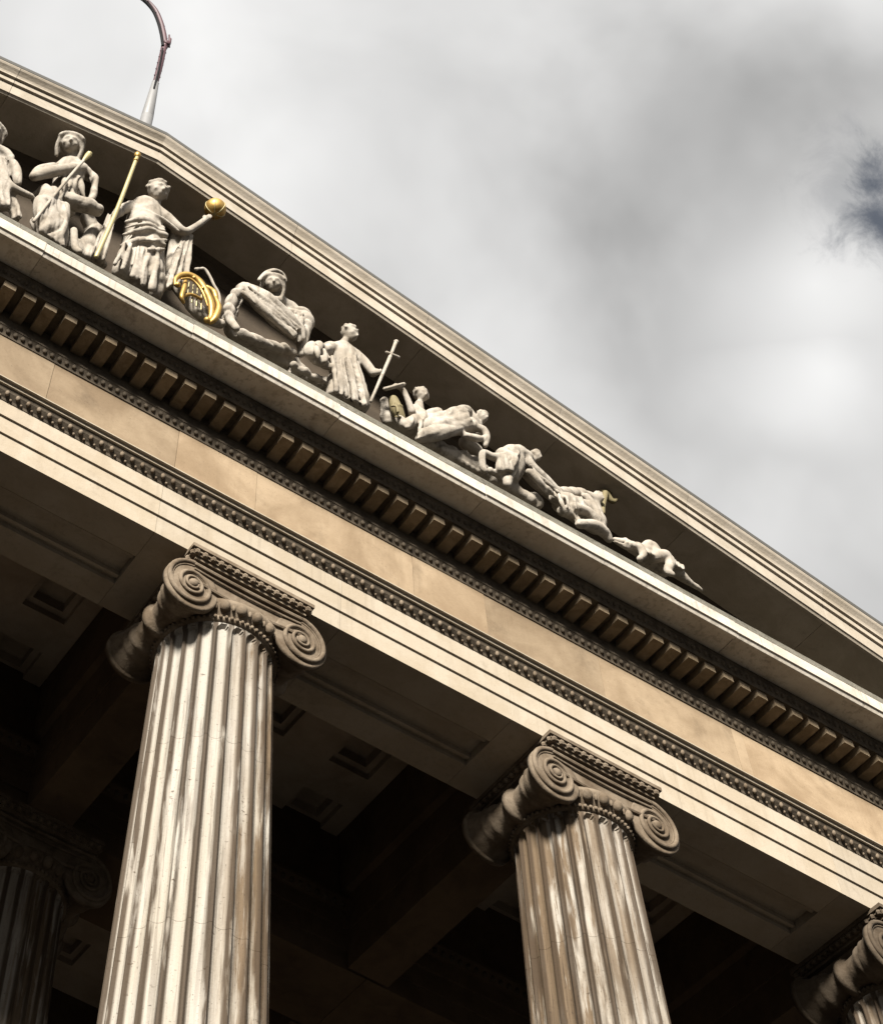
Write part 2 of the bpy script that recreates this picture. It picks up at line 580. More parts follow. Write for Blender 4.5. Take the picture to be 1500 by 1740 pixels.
# bed moulding above the frieze, dentil shade painted into its stone
bz = fz1
bed = [(-.60, bz + .052), (-.640, bz + .052), (-.640, bz - .0), (-.648, bz + .0), (-.655, bz + .03), (-.668, bz + .07), (-.690, bz + .115), (-.698, bz + .12),
       (-.698, bz + .150), (-.660, bz + .155), (-.660, bz + .43), (-.60, bz + .43)]
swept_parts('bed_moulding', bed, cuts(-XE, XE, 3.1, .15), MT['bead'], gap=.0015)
m = MB(); x = -5.0
while x < XE:
    m.ball((x, -.672, bz + .072), .034, 6, 4, (1, .8, 1.2)); x += .098
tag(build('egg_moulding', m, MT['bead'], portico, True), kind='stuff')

# dentils
DP, DW = .2729, .158
dz0, dz1 = 15.700 + Z, 15.806 + Z
dm = MB(); dm.box(-DW / 2, DW / 2, -1.045, -.662, dz0, dz1)
dme = dm.mesh('dentil')
n0 = -12
for i in range(n0, 68):
    x = -1.306 + DP * i
    if x > XE - .2:
        break
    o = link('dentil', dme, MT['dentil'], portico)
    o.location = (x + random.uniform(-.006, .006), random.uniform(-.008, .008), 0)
m = MB(); x = -1.306 + DP * (n0 - 1)
while x > -XE:
    m.box(x - DW / 2, x + DW / 2, -1.045, -.662, dz0, dz1); x -= DP
tag(build('dentil_row', m, MT['dentil'], portico), kind='stuff')

# upper bed moulding and corona
uz = dz1
upper = [(-.60, uz + .002), (-1.064, uz + .002), (-1.064, uz + .055), (-1.068, uz + .06), (-1.078, uz + .10), (-1.098, uz + .15), (-1.105, uz + .155), (-1.105, uz + .218), (-.60, uz + .218)]
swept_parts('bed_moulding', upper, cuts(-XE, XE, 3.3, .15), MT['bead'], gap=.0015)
m = MB(); x = -5.0
while x < XE:
    m.ball((x, -1.078, uz + .105), .032, 6, 4, (1, .8, 1.2)); x += .094
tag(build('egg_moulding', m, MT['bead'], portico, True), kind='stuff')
cz = 16.028 + Z
corona = [(-.58, cz), (-1.40, cz), (-1.405, cz - .02), (-1.45, cz - .02), (-1.455, cz - .012), (-1.475, cz + .03), (-1.495, cz + .035), (-1.495, cz + .209), (-1.40, cz + .22), (-.58, cz + .22)]
swept_parts('cornice_block', corona, cuts(-XE - .9, XE + .9, 1.95, .12), MT['cornice'], gap=.003, jit=.006)
capp = [(-.58, cz + .222), (-1.480, cz + .222), (-1.488, cz + .235), (-1.488, cz + .275), (-1.465, cz + .28), (-1.465, cz + .345), (-1.442, cz + .35), (-1.442, cz + .405), (-.58, cz + .412)]
swept_parts('cornice_cap', capp, cuts(-XE - .9, XE + .9, 1.55, .15), MT['cap'], gap=.003, jit=.002)
LEDGE = cz + .412

# tympanum
xs = cuts(-15.5, 15.5, 2.1, .1)
for a, b in zip(xs[:-1], xs[1:]):
    m = MB()
    y0, y1 = -.56 + random.uniform(-.004, .004), .4
    pts = [a + .003] + ([0] if a < 0 < b else []) + [b - .003]
    top = [ZA - SL * abs(x) + .1 for x in pts]
    n = len(pts)
    v = [(x, y, z) for y in (y0, y1) for x, z in zip(pts, [LEDGE - .2] * n)] + [(x, y, z) for y in (y0, y1) for x, z in zip(pts, top)]
    f = []
    for i in range(n - 1):
        f += [(i, i + 1, 2 * n + i + 1, 2 * n + i), (n + i, 3 * n + i, 3 * n + i + 1, n + i + 1), (i, n + i, n + i + 1, i + 1), (2 * n + i, 2 * n + i + 1, 3 * n + i + 1, 3 * n + i)]
    f += [(0, 2 * n, 3 * n, n), (n - 1, 2 * n - 1, 4 * n - 1, 3 * n - 1)]
    m.add(v, f)
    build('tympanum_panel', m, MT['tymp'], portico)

# raking cornice
rk = [(-.30, 0), (-1.40, 0), (-1.405, -.02), (-1.455, -.02), (-1.46, -.012), (-1.478, .012), (-1.495, .016), (-1.495, .248), (-1.53, .254), (-1.53, .355),
      (-1.565, .362), (-1.565, .395), (-1.575, .425), (-1.60, .46), (-1.625, .49), (-1.638, .52), (-1.638, .535), (-.30, .535)]
rkf = [(-.30, .537), (-1.643, .537), (-1.648, .60), (-1.62, .625), (-.30, .70)]
rbed = [(-.50, -.30), (-.57, -.30), (-.60, -.26), (-.62, -.20), (-.66, -.17), (-.66, -.10), (-.70, -.07), (-.74, -.002), (-.50, -.002)]
for sgn in (-1, 1):
    xs = cuts(0, XE + 1.0, 2.05, .1)
    for a, b in zip(xs[:-1], xs[1:]):
        x0, x1 = (a + (.003 if a else 0), b - .003) if sgn > 0 else (-b + .003, -a - (.003 if a else 0))
        m = MB(); m.sweep(rk, x0, x1, lambda x: ZA - SL * abs(x)); build('raking_cornice_block', m, MT['rake'], portico)
    x0, x1 = (0, XE - 1.4) if sgn > 0 else (-XE + 1.4, 0)
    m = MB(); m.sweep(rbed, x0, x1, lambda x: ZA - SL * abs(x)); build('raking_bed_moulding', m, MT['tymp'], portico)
    xs = cuts(0, XE + 1.0, 3.0, .1)
    for a, b in zip(xs[:-1], xs[1:]):
        x0, x1 = (a, b - .004) if sgn > 0 else (-b + .004, -a)
        m = MB(); m.sweep(rkf, x0, x1, lambda x: ZA - SL * abs(x)); build('lead_flashing', m, MT['lead'], portico)
    m = MB(); x0, x1 = (0, XE + .9) if sgn > 0 else (-XE - .9, 0)
    m.sweep([(-.28, .50), (-.28, .62), (13, .62), (13, .50)], x0, x1, lambda x: ZA - SL * abs(x)); build('roof', m, MT['lead'], portico)

# porch: ceiling beams, coffers, rear entablature, back wall
CZ = 15.4516 + Z
YR = 4.65
for k in range(-3, 4):
    xc = S * (k + .5)
    for y0, y1 in ((.645, YR - .655), (YR + .655, 9.28)):
        m = MB()
        m.sweep([(-.30, A + .004), (-.30, A + .5), (-.33, A + .5), (-.33, A + 1.0), (-.40, A + 1.06), (-.42, CZ), (.42, CZ), (.40, A + 1.06), (.33, A + 1.0), (.33, A + .5), (.30, A + .5), (.30, A + .004)], y0, y1)
        m.v = [(xc + y, x, z) for x, y, z in m.v]
        build('ceiling_beam', m, MT['dusky'], portico)
for k in range(-3, 4):
    xm = S * k
    m = MB()
    x0, x1 = xm - S / 2 + .424, xm + S / 2 - .424
    for y0, y1, rows in ((.645, YR - .60, (1.12, 2.32, 3.50)), (YR + .60, 9.28, (5.75, 6.9, 8.1))):
        ys = [y0]
        for r_ in rows:
            ys += [r_, r_ + .58]
        ys.append(y1)
        xs_ = [x0, xm - 1.64, xm - 1.02, xm - .31, xm + .31, xm + 1.02, xm + 1.64, x1]
        for j in range(len(ys) - 1):
            if j % 2 == 0:
                m.box(x0, x1, ys[j], ys[j + 1], CZ + .002, CZ + .25)
            else:
                for i in range(0, len(xs_), 2):
                    m.box(xs_[i], xs_[i + 1], ys[j], ys[j + 1], CZ + .002, CZ + .25)
                for i in range(1, len(xs_) - 1, 2):          # stepped inner border of each coffer
                    a, b, c, d = xs_[i], xs_[i + 1], ys[j], ys[j + 1]
                    e = .09
                    m.box(a, a + e, c, d, CZ + .10, CZ + .25); m.box(b - e, b, c, d, CZ + .10, CZ + .25)
                    m.box(a + e, b - e, c, c + e, CZ + .10, CZ + .25); m.box(a + e, b - e, d - e, d, CZ + .10, CZ + .25)
    m.box(x0 - .4, x1 + .4, .66, 9.28, CZ + .252, CZ + .4)
    build('coffered_ceiling', m, MT['ceil'], portico)
y = YR
rear = [(y - .615, A), (y - .615, A + .27), (y - .65, A + .27), (y - .65, A + .53), (y - .69, A + .53), (y - .69, A + .74), (y - .62, A + .745), (y - .62, A + 1.05), (y - .60, CZ + .2),
        (y + .60, CZ + .2), (y + .62, A + .745), (y + .615, A)]
swept_parts('rear_architrave_block', rear, [-XE] + [S * (k + .5) for k in range(-3, 4)] + [XE], MT['dusky'])
m = MB(); m.sweep([(y - .625, A + .742), (y - .75, A + .742), (y - .80, A + .86), (y - .80, A + .90), (y - .625, A + .93)], -XE, XE); build('rear_crown', m, MT['dusky'], portico)
m = MB(); x = -4
while x < 12:
    m.ball((x, y - .755, A + .79), .045, 6, 4); x += .13
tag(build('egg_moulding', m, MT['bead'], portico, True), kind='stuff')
m = MB(); m.box(-XE, XE, 9.3, 10.0, STY - .002, CZ + 1.0); build('back_wall', m, MT['dusky'], portico)


# ------------------------------------------------------------------ columns
H = 13.7
SH1 = H - .735                     # top of the fluted shaft
SH0 = .50


def rad(z):
    h = SH1 + .03 - z
    return .635 + (.02 * h if h < 5.5 else .11 + .02 * (h - 5.5) * (1 - .055 * (h - 5.5)))


NF = 24
PROF = []                          # one flute: (fraction of pitch, depth fraction, fillet flag)
for u, dpt, fl in ((0, 0, 1), (.09, 0, 1), (.12, .10, 1), (.18, .45, 1), (.28, .78, 0), (.40, .96, 0), (.54, 1, 0), (.68, .96, 0), (.80, .78, 0), (.90, .45, .7), (.965, .10, 1)):
    PROF.append((u, dpt, fl))


def drum_mesh(z0, z1, top=False):
    n = NF * len(PROF)
    zs = [(z0 + .0007, .002), (z0 + .004, 0.0)]
    m_ = 5
    for i in range(1, m_):
        zs.append((z0 + (z1 - z0) * i / m_, 0.0))
    if top:
        zs += [(z1 - .30, 0), (z1 - .20, 0), (z1 - .14, 0), (z1 - .10, 0), (z1 - .07, 0), (z1 - .05, 0), (z1 - .02, 0), (z1, 0)]
    else:
        zs += [(z1 - .004, 0), (z1 - .0007, .002)]
    v, fl = [], []
    for z, ins in zs:
        r = rad(z) - ins
        fd = .052 * r / .635
        for j in range(NF):
            for u, d, q in PROF:
                a = 2 * math.pi * (j + u) / NF
                dd = d
                if top and z > z1 - .14:      # round flute heads
                    t = (z - (z1 - .14)) / .10
                    w = abs((u - .54) / .44)
                    lim = math.sqrt(max(0, 1 - t * t)) if t < 1 else 0
                    dd = d if w < lim else 0
                v.append(((r - fd * dd) * math.cos(a), (r - fd * dd) * math.sin(a), z))
                fl.append(float(q))
    f = []
    for k in range(len(zs) - 1):
        for i in range(n):
            p = (i + 1) % n
            f.append((k * n + i, k * n + p, (k + 1) * n + p, (k + 1) * n + i))
    f += [tuple(range(n - 1, -1, -1)), tuple((len(zs) - 1) * n + i for i in range(n))]
    me = bpy.data.meshes.new('shaft_drum')
    me.from_pydata(v, [], f)
    at_ = me.attributes.new('fillet', 'FLOAT', 'POINT')
    at_.data.foreach_set('value', fl)
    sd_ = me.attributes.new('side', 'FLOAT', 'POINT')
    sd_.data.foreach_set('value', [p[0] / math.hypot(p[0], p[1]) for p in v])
    me.update()
    return me


ND = 7
dzs = [SH0 + (SH1 - SH0) * i / ND for i in range(ND + 1)]
dzs[6] = 11.42; dzs[5] = 9.36; dzs[4] = 7.3
DRUMS = [drum_mesh(dzs[i], dzs[i + 1], i == ND - 1) for i in range(ND)]

# capital meshes, shared by all columns
VX, VZ, VY, VR = .676, H - .50, .665, .345


def volute_mesh():
    """one scroll: bolster along y with a carved spiral on both faces (origin at its axis)"""
    m = MB()
    pr = []
    for yy in np.linspace(-.63, .63, 33):
        t = abs(yy) / .63
        r = .165 + .155 * t ** 2.2
        if abs(yy) < .075:
            r = .215 + .012 * math.cos(yy / .075 * 9)
        elif abs(abs(yy) - .30) < .03 or abs(abs(yy) - .40) < .025:
            r += .022
        pr.append((r, yy))
    m.lathe(pr, 'y', (0, 0, 0), 40)
    for s_ in (-1, 1):
        # dished disc behind the spiral
        m.lathe([(.325, s_ * .58), (.325, s_ * .640), (.30, s_ * .642), (.10, s_ * .655)], 'y', (0, 0, 0), 40)
        pts, rr = [], []
        tot = 2 * math.pi * 2.75
        nn = 92
        for i in range(nn + 1):
            t = i / nn
            th = math.pi / 2 + tot * t
            r = .322 * math.exp(-1.75 * t) + .004
            pts.append((r * math.cos(th), s_ * (.648 + .03 * t), r * math.sin(th)))
            rr.append(.031 - .017 * t)
        m.tube(pts, rr, 7, 1)
        pts2 = [(p[0] * .87, p[1] - s_ * .004, p[2] * .87) for p in pts]
        m.tube(pts2, [q * .38 for q in rr], 5, 1)
        m.ball((0, s_ * .672, 0), .056, 10, 7, (1, .7, 1))
    return m


vme = volute_mesh().mesh('volute')
vme.polygons.foreach_set('use_smooth', [True] * len(vme.polygons))
vmir = MB()
_v = volute_mesh()
vmir.v = [(-a, b, c) for a, b, c in _v.v]; vmir.f = _v.f
vme2 = vmir.mesh('volute')
vme2.polygons.foreach_set('use_smooth', [True] * len(vme2.polygons))

cm = MB()                                        # cushion between the scrolls with sagging channel borders
for s_ in (-1, 1):
    for zz, sag, rr in ((VZ + .315, .015, .026), (VZ + .245, .03, .014), (VZ + .075, .05, .024)):
        cm.tube([(x_, s_ * (.655 - .0 * abs(x_)), zz - sag * (1 - (x_ / .68) ** 2)) for x_ in np.linspace(-.66, .66, 13)], rr, 7, 2)
cm.box(-.66, .66, -.635, .635, VZ + .02, VZ + .33)
cushion_me = cm.mesh('cushion')
em = MB()
em.lathe([(.60, SH1 - .02), (.655, SH1 + .002), (.672, SH1 + .02), (.672, SH1 + .045), (.655, SH1 + .06), (.665, SH1 + .075), (.70, SH1 + .12), (.735, SH1 + .19), (.74, SH1 + .235), (.60, SH1 + .26)], 'z', (0, 0, 0), 72)
ech_me = em.mesh('echinus')
ech_me.polygons.foreach_set('use_smooth', [True] * len(ech_me.polygons))
gm = MB()
for i in range(24):
    a = 2 * math.pi * (i + .5) / 24
    gm.ball((.712 * math.cos(a), .712 * math.sin(a), SH1 + .155), .062, 8, 6, (1, 1, 1.25))
    a = 2 * math.pi * i / 24
    gm.ball((.715 * math.cos(a), .715 * math.sin(a), SH1 + .15), .024, 5, 4, (1, 1, 2.2))
for i in range(72):
    a = 2 * math.pi * i / 72
    gm.ball((.675 * math.cos(a), .675 * math.sin(a), SH1 + .033), .024, 5, 4)
egg_me = gm.mesh('egg_moulding')
egg_me.polygons.foreach_set('use_smooth', [True] * len(egg_me.polygons))
am = MB()
for i, (hw, z0, z1) in enumerate(((.700, H - .150, H - .115), (.722, H - .1148, H - .085), (.745, H - .0848, H - .050), (.768, H - .0498, H - .003))):
    am.box(-hw, hw, -hw, hw, z0, z1)
n_e = 15
for i in range(n_e):
    t = -.70 + 1.40 * i / (n_e - 1)
    for s_ in (-1, 1):
        am.ball((t, s_ * .735, H - .085), .038, 6, 4)
        am.ball((s_ * .735, t, H - .085), .038, 6, 4)
abacus_me = am.mesh('abacus')
bm_ = MB()
bm_.box(-1.03, 1.03, -1.03, 1.03, .004, .16)
bm_.lathe([(1.0, .16), (1.03, .2), (1.02, .26), (.93, .29), (.90, .34), (.93, .38), (.96, .42), (.93, .46), (.86, .50)], 'z', (0, 0, 0), 64)
base_me = bm_.mesh('base')


CAPD = {(0, 0): .0, (1, 0): .16, (2, 0): .95, (0, YR): .3}     # how far each capital is darkened to paint in dimmer light


def column(x, y, label, dirt_and_shade, group, stained=-25):
    root = empty('fluted_column', (x, y, STY))
    tag(root, label, 'column', group, 'thing')
    seed = random.random()
    for i, me in enumerate(DRUMS):
        o = link('shaft_drum', me, MT['shaft'], root)
        o.rotation_euler.z = R(round(stained / 15) * 15)
        o['dirt_and_shade'] = float(dirt_and_shade); o['seed'] = float(seed)
    o = link('base', base_me, MT['shaft'], root)
    o['dirt_and_shade'] = float(dirt_and_shade); o['seed'] = float(seed)
    cd = CAPD.get((round(x / S - .5), y), .3)
    capital = link('capital', cushion_me, MT['capital'], root)
    cs = [capital, link('echinus', ech_me, MT['capital'], capital), tag(link('egg_moulding', egg_me, MT['capital'], capital), kind='stuff'),
          link('abacus', abacus_me, MT['capital'], capital)]
    o = link('volute', vme, MT['capital'], capital); o.location = (-VX, 0, VZ); cs.append(o)
    o = link('volute', vme2, MT['capital'], capital); o.location = (VX, 0, VZ); cs.append(o)
    for o in cs:
        o['dirt_and_shade'] = float(cd); o['seed'] = random.random()
    return root


GRP = 'tall fluted columns along the front of the portico'
for k, lab, dirt_and_shade, ang in ((-1, 'fluted column just outside the photo, left of the palest one', .5, -30),
                     (0, 'palest fluted column, cream with thin brown streaks, under the standing statue end of the gable', .08, -25),
                     (1, 'brown streaked fluted column between the palest column and the one cut off at the edge', .75, 170),
                     (2, 'dark column of which only a scroll shows at the right edge of the photo', .9, 0),
                     (3, 'fluted column at the far end of the portico, beyond the photo', .6, 0)):
    column(S * (k + .5), 0, lab, dirt_and_shade, GRP, ang)
column(S * .5, YR, 'dim fluted column in the shade behind the palest front column', .35, None)


# ------------------------------------------------------------------ statues in the gable
PXM = .0077                        # metres per photo pixel at the gable


class Fig(MB):
    k = 1.0
    flow = (0.12, 1.0)

    def __init__(s, k=1.0):
        super().__init__()
        s.k = k
        s.keep = []

    def P(s, p):
        return at(p[0], p[1], p[2])

    def limb(s, *pts, flat=None, n=12, bare=False):
        """pts = (px, py, depth, radius in photo pixels)"""
        W = [s.P(p) for p in pts]
        s.tube(W, [p[3] * PXM * s.k for p in pts], n, 6, flat)
        if bare:
            for i in range(len(pts) - 1):
                for t in np.linspace(0, 1, 7):
                    s.keep.append((W[i] * (1 - t) + W[i + 1] * t, 1.25 * PXM * s.k * (pts[i][3] * (1 - t) + pts[i + 1][3] * t)))

    def folds(s, A_, B_, n, r, jit=.25, bow=0.0):
        """n tapering drapery folds running from curve A_ to curve B_"""
        def on(C_, t):
            q = t * (len(C_) - 1); i = min(int(q), len(C_) - 2); w = q - i
            return tuple(C_[i][k] * (1 - w) + C_[i + 1][k] * w for k in range(3))
        n = max(2, round(n * .62))
        for i in range(n):
            t = (i + .5 + random.uniform(-jit, jit)) / n
            a, b = on(A_, t), on(B_, min(1, max(0, t + random.uniform(-jit, jit) / n)))
            mid = tuple((a[k] + b[k]) / 2 for k in range(3))
            mid = (mid[0] + random.uniform(-2, 2), mid[1] + bow + random.uniform(-1, 1), mid[2] - .02)
            q = 2.2 * r * random.uniform(.75, 1.25)
            s.tube([s.P(a), s.P(mid), s.P(b)], [q * .6 * PXM, q * PXM, q * .8 * PXM], 8, 6)

    def sheet(s, A_, B_, nf, amp, th=.07, seg=None):
        """hanging cloth between two curves with nf pleats"""
        def on(C_, t):
            q = t * (len(C_) - 1); i = min(int(q), len(C_) - 2); w = q - i
            return np.array([C_[i][k] * (1 - w) + C_[i + 1][k] * w for k in range(3)])
        nu, nv = max(8, nf * 6), 9
        ph = random.uniform(0, 6)
        v = []
        for side in (0, 1):
            for j in range(nv):
                for i in range(nu):
                    u, w = i / (nu - 1), j / (nv - 1)
                    p = s.P(on(A_, u) * (1 - w) + on(B_, u) * w)
                    f_ = math.sin(u * nf * 2 * math.pi + ph + .6 * math.sin(3 * w)) + .4 * math.sin(u * nf * 4.3 * math.pi + 1.7 * ph)
                    p = p + np.array([0, -amp * (.5 + .6 * w) * f_, 0])
                    if side:
                        p = p + np.array([0, th, 0])
                    v.append(p)
        f = []
        o = nu * nv
        for j in range(nv - 1):
            for i in range(nu - 1):
                a = j * nu + i
                f += [(a, a + 1, a + nu + 1, a + nu), (o + a, o + a + nu, o + a + nu + 1, o + a + 1)]
        for i in range(nu - 1):
            f += [(i, o + i, o + i + 1, i + 1), ((nv - 1) * nu + i, (nv - 1) * nu + i + 1, o + (nv - 1) * nu + i + 1, o + (nv - 1) * nu + i)]
        for j in range(nv - 1):
            f += [(j * nu, (j + 1) * nu, o + (j + 1) * nu, o + j * nu), (j * nu + nu - 1, o + j * nu + nu - 1, o + (j + 1) * nu + nu - 1, (j + 1) * nu + nu - 1)]
        s.add(v, f)

    def head(s, p, r, yaw=0, pitch=-25, roll=0, hair='curls'):
        """head at pixel p=(px,py,depth), radius in pixels; yaw 0 looks out of the facade, positive to the right"""
        r = r * 1.16
        c = s.P(p); q = r * PXM
        s.keep.append((c, q * 1.45))
        Mx = Matrix.Rotation(R(yaw), 3, 'Z') @ Matrix.Rotation(R(-pitch), 3, 'X') @ Matrix.Rotation(R(roll), 3, 'Y')

        def w(x, y_, z):
            a = Mx @ Vector((x * q, -y_ * q, z * q))
            return c + np.array(a)
        def bl(x, y_, z, r_, sc3=(1, 1, 1)):
            s.ball(w(x, y_, z), r_ * q, 12, 8, sc3)
        bl(0, -.10, .12, .86); bl(0, .14, -.12, .70); bl(0, .32, -.50, .44); bl(0, .52, -.68, .22)
        s.tube([w(0, .78, .18), w(0, .92, -.02), w(0, 1.0, -.17)], [.10 * q, .12 * q, .15 * q], 8, 3)
        for e in (-1, 1):
            s.tube([w(.06 * e, .80, .26), w(.30 * e, .76, .30), w(.52 * e, .58, .20)], [.09 * q, .10 * q, .08 * q], 8, 3)
            bl(.30 * e, .62, .06, .12); bl(.40 * e, .52, -.20, .24)
            s.ball(w(.82 * e, -.02, -.02), .18 * q, 8, 6)
        s.tube([w(-.20, .74, -.42), w(0, .82, -.40), w(.20, .74, -.42)], .075 * q, 8, 3)
        s.tube([w(-.16, .72, -.53), w(0, .80, -.54), w(.16, .72, -.53)], .07 * q, 8, 3)
        if hair == 'curls':
            for i in range(46):
                a = random.uniform(0, 2 * math.pi); t = random.uniform(0, 1.75)
                x_, y_, z_ = math.sin(t) * math.cos(a), math.sin(t) * math.sin(a), math.cos(t)
                if y_ > .45 and z_ < .62:
                    continue
                bl(x_ * .92, y_ * .92 - .1, z_ * .92 + .12, random.uniform(.14, .22))
        elif hair == 'veil':
            for a in np.linspace(-1.25, 1.25, 9):
                s.tube([w(math.sin(a) * .98, .45, .35 + .55 * math.cos(a)), w(math.sin(a) * 1.08, -.25, .45 + .55 * math.cos(a)), w(math.sin(a) * 1.0, -.75, -.5)], .20 * q, 8, 4)
            for e in (-1, 1):
                s.tube([w(.92 * e, .35, .45), w(1.05 * e, .15, -.4), w(.9 * e, .0, -1.3)], [.17 * q, .2 * q, .22 * q], 8, 4)

    def hand(s, p, toward, r=5.5, spread=1.0):
        """open, slightly curled hand at pixel point p reaching along pixel vector toward"""
        a = s.P(p); b = s.P((p[0] + toward[0], p[1] + toward[1], p[2] + (toward[2] if len(toward) > 2 else 0)))
        d = b - a; d = d / np.linalg.norm(d)
        n_ = np.array([0, -1.0, .5]); n_ /= np.linalg.norm(n_)
        sd_ = np.cross(d, n_); sd_ /= np.linalg.norm(sd_)
        n_ = np.cross(sd_, d)
        q = r * PXM
        s.keep.append((a + d * q, q * 3.2))
        s.tube([a - d * q * .6, a + d * q * 1.0], [q * .75, q * .95], 10, 3)
        for i, ln in zip((-1.5, -.5, .5, 1.5), (1.55, 1.8, 1.7, 1.35)):
            o = a + d * q * 1.2 + sd_ * i * q * .48 * spread
            s.tube([o, o + d * q * ln * .55 + n_ * q * .1, o + d * q * ln * .95 + n_ * q * .55], [q * .27, q * .25, q * .2], 7, 3)
        o = a + sd_ * q * -1.0
        s.tube([o, o + d * q * .8 - sd_ * q * .45, o + d * q * 1.3 - sd_ * q * .25 + n_ * q * .4], [q * .32, q * .28, q * .22], 7, 3)

    def foot(s, p, q_, r=6):
        s.limb((*p, r), (*q_, r * .8))

    def rock(s, x0, x1, rise=4, r=9):
        n_ = max(2, int((x1 - x0) / 9))
        for i in range(n_ + 1):
            x_ = x0 + (x1 - x0) * i / n_
            s.limb((x_, 347 + .553 * x_ - rise + random.uniform(-4, 3), -1.16, r * random.uniform(.8, 1.2)), (x_ + 6, 347 + .553 * x_ + 8, -1.16, r))

    def carve(s, name, label, group=None, mat='statue', voxel=.015, smooth=7, cat='statue', fold=.03, across=(1, .1)):
        me = s.mesh('tmp')
        o = bpy.data.objects.new('tmp', me)
        COL.objects.link(o)
        md = o.modifiers.new('r', 'REMESH'); md.mode = 'VOXEL'; md.voxel_size = voxel; md.adaptivity = 0
        sm = o.modifiers.new('s', 'SMOOTH'); sm.factor = .5; sm.iterations = smooth
        dg = bpy.context.evaluated_depsgraph_get()
        ev = o.evaluated_get(dg)
        out = bpy.data.meshes.new_from_object(ev)
        out.name = name
        bpy.data.objects.remove(o); bpy.data.meshes.remove(me)
        n_ = len(out.vertices)
        co = np.empty(n_ * 3); out.vertices.foreach_get('co', co); co = co.reshape(-1, 3)
        if fold:
            no = np.empty(n_ * 3); out.vertices.foreach_get('normal', no); no = no.reshape(-1, 3)
            kf = np.ones(n_)
            for c_, r_ in s.keep:
                dd = np.linalg.norm(co - c_, axis=1)
                kf *= np.clip((dd - r_) / (.5 * r_), 0, 1)
            kf *= np.clip((-no[:, 1] + .75) / .6, 0.25, 1)
            sd0 = random.uniform(0, 50)
            h_ = np.empty(n_)
            for i, (x_, y_, z_) in enumerate(co):
                u_ = x_ * across[0] + z_ * across[1] + .5 * y_
                w1 = mnoise.noise((x_ * 1.5 + sd0, y_ * 1.5, z_ * 1.5))
                w2 = mnoise.noise((x_ * 3.7, y_ * 3.7 + sd0, z_ * 3.7))
                am_ = mnoise.noise((x_ * 2.3 + 5, y_ * 2.3, z_ * 2.3 + sd0))
                h_[i] = abs(math.sin(math.pi * (u_ * 4.4 + 1.3 * w1 + .35 * w2))) * min(1, max(.25, .75 + 1.1 * am_)) + .10 * abs(math.sin(math.pi * (u_ * 10 + 3 * w1 + w2)))
            co = co + no * (fold * (h_ - .68) * 1.3 * kf)[:, None]
        org = np.array([(co[:, 0].min() + co[:, 0].max()) / 2, (co[:, 1].min() + co[:, 1].max()) / 2, co[:, 2].min()])
        out.vertices.foreach_set('co', (co - org).ravel())
        out.materials.clear(); out.update()
        ob = link(name, out, MT[mat], None, True, tuple(org))
        tag(ob, label, cat, group)
        return ob


GS = 'carved figures along the gable ledge'


def ledge_y(px):
    return 347 + .553 * px


# -- figure cut off at the left edge
f = Fig(1.08)
f.limb((-14, 262, -1.15, 17), (-4, 300, -1.15, 20), (-10, 340, -1.15, 22))
f.limb((-4, 252, -1.3, 9), (14, 262, -1.32, 9), (27, 292, -1.34, 8), (30, 310, -1.36, 6))
f.limb((-2, 270, -1.36, 6), (8, 300, -1.4, 7), (22, 318, -1.42, 6.5), (54, 334, -1.42, 5), bare=True)
f.hand((52, 333, -1.42), (10, 6, 0), 4)
f.limb((-10, 320, -1.25, 18), (15, 335, -1.3, 10), (30, 352, -1.35, 6), (34, 368, -1.38, 5))
f.limb((-12, 345, -1.2, 16), (18, 352, -1.25, 8), (26, 372, -1.3, 7))
f.folds([(-12, 262, -1.35), (12, 268, -1.36)], [(-8, 350, -1.42), (22, 350, -1.4)], 6, 2.6)
f.head((-14, 226, -1.3), 18, 15, hair='veil')
f.carve('statue', 'draped stone statue cut off by the left edge of the photo, forearm stretched out', GS)

# -- seated figure with folded arm and staff
f = Fig(1.1)
f.head((120, 246, -1.36), 18, -20, -28, hair='veil')
f.limb((122, 262, -1.28, 8), (121, 278, -1.25, 9), bare=True)
f.limb((108, 288, -1.22, 17), (135, 290, -1.22, 16))
f.limb((120, 290, -1.2, 24), (112, 318, -1.2, 23), (105, 345, -1.18, 26))
f.limb((142, 286, -1.28, 9), (118, 287, -1.42, 9), (88, 292, -1.46, 10), (58, 300, -1.46, 7.5), bare=True)
f.limb((58, 300, -1.44, 7.5), (68, 288, -1.40, 7), (92, 283, -1.38, 7), bare=True)
f.hand((120, 286, -1.46), (8, -4, 0), 5)
f.limb((144, 288, -1.28, 8), (158, 300, -1.30, 7.5), (162, 318, -1.33, 6), (154, 340, -1.36, 6))
f.limb((100, 340, -1.25, 16), (118, 343, -1.36, 14), (146, 348, -1.44, 14), (166, 356, -1.46, 12))
f.limb((70, 335, -1.25, 16), (84, 330, -1.38, 15), (76, 345, -1.44, 14))
f.limb((72, 345, -1.42, 14), (74, 370, -1.40, 14), (80, 400, -1.36, 14))
f.limb((108, 352, -1.40, 11), (106, 380, -1.38, 11), (104, 412, -1.34, 10))
f.limb((88, 350, -1.38, 16), (90, 402, -1.34, 15))
f.limb((126, 392, -1.36, 6), (128, 420, -1.36, 6), (136, 428, -1.42, 5), bare=True)
f.limb((150, 372, -1.12, 13), (160, 396, -1.12, 14), (150, 420, -1.12, 16))
f.folds([(62, 340, -1.46), (118, 350, -1.46)], [(64, 388, -1.44), (112, 420, -1.44)], 8, 2.6)
f.folds([(100, 300, -1.40), (140, 300, -1.38)], [(96, 334, -1.44), (150, 336, -1.42)], 5, 2.2)
f.rock(60, 168, 2)
f.carve('statue', 'seated veiled stone statue with folded arms, beside the gilded sceptre', GS)
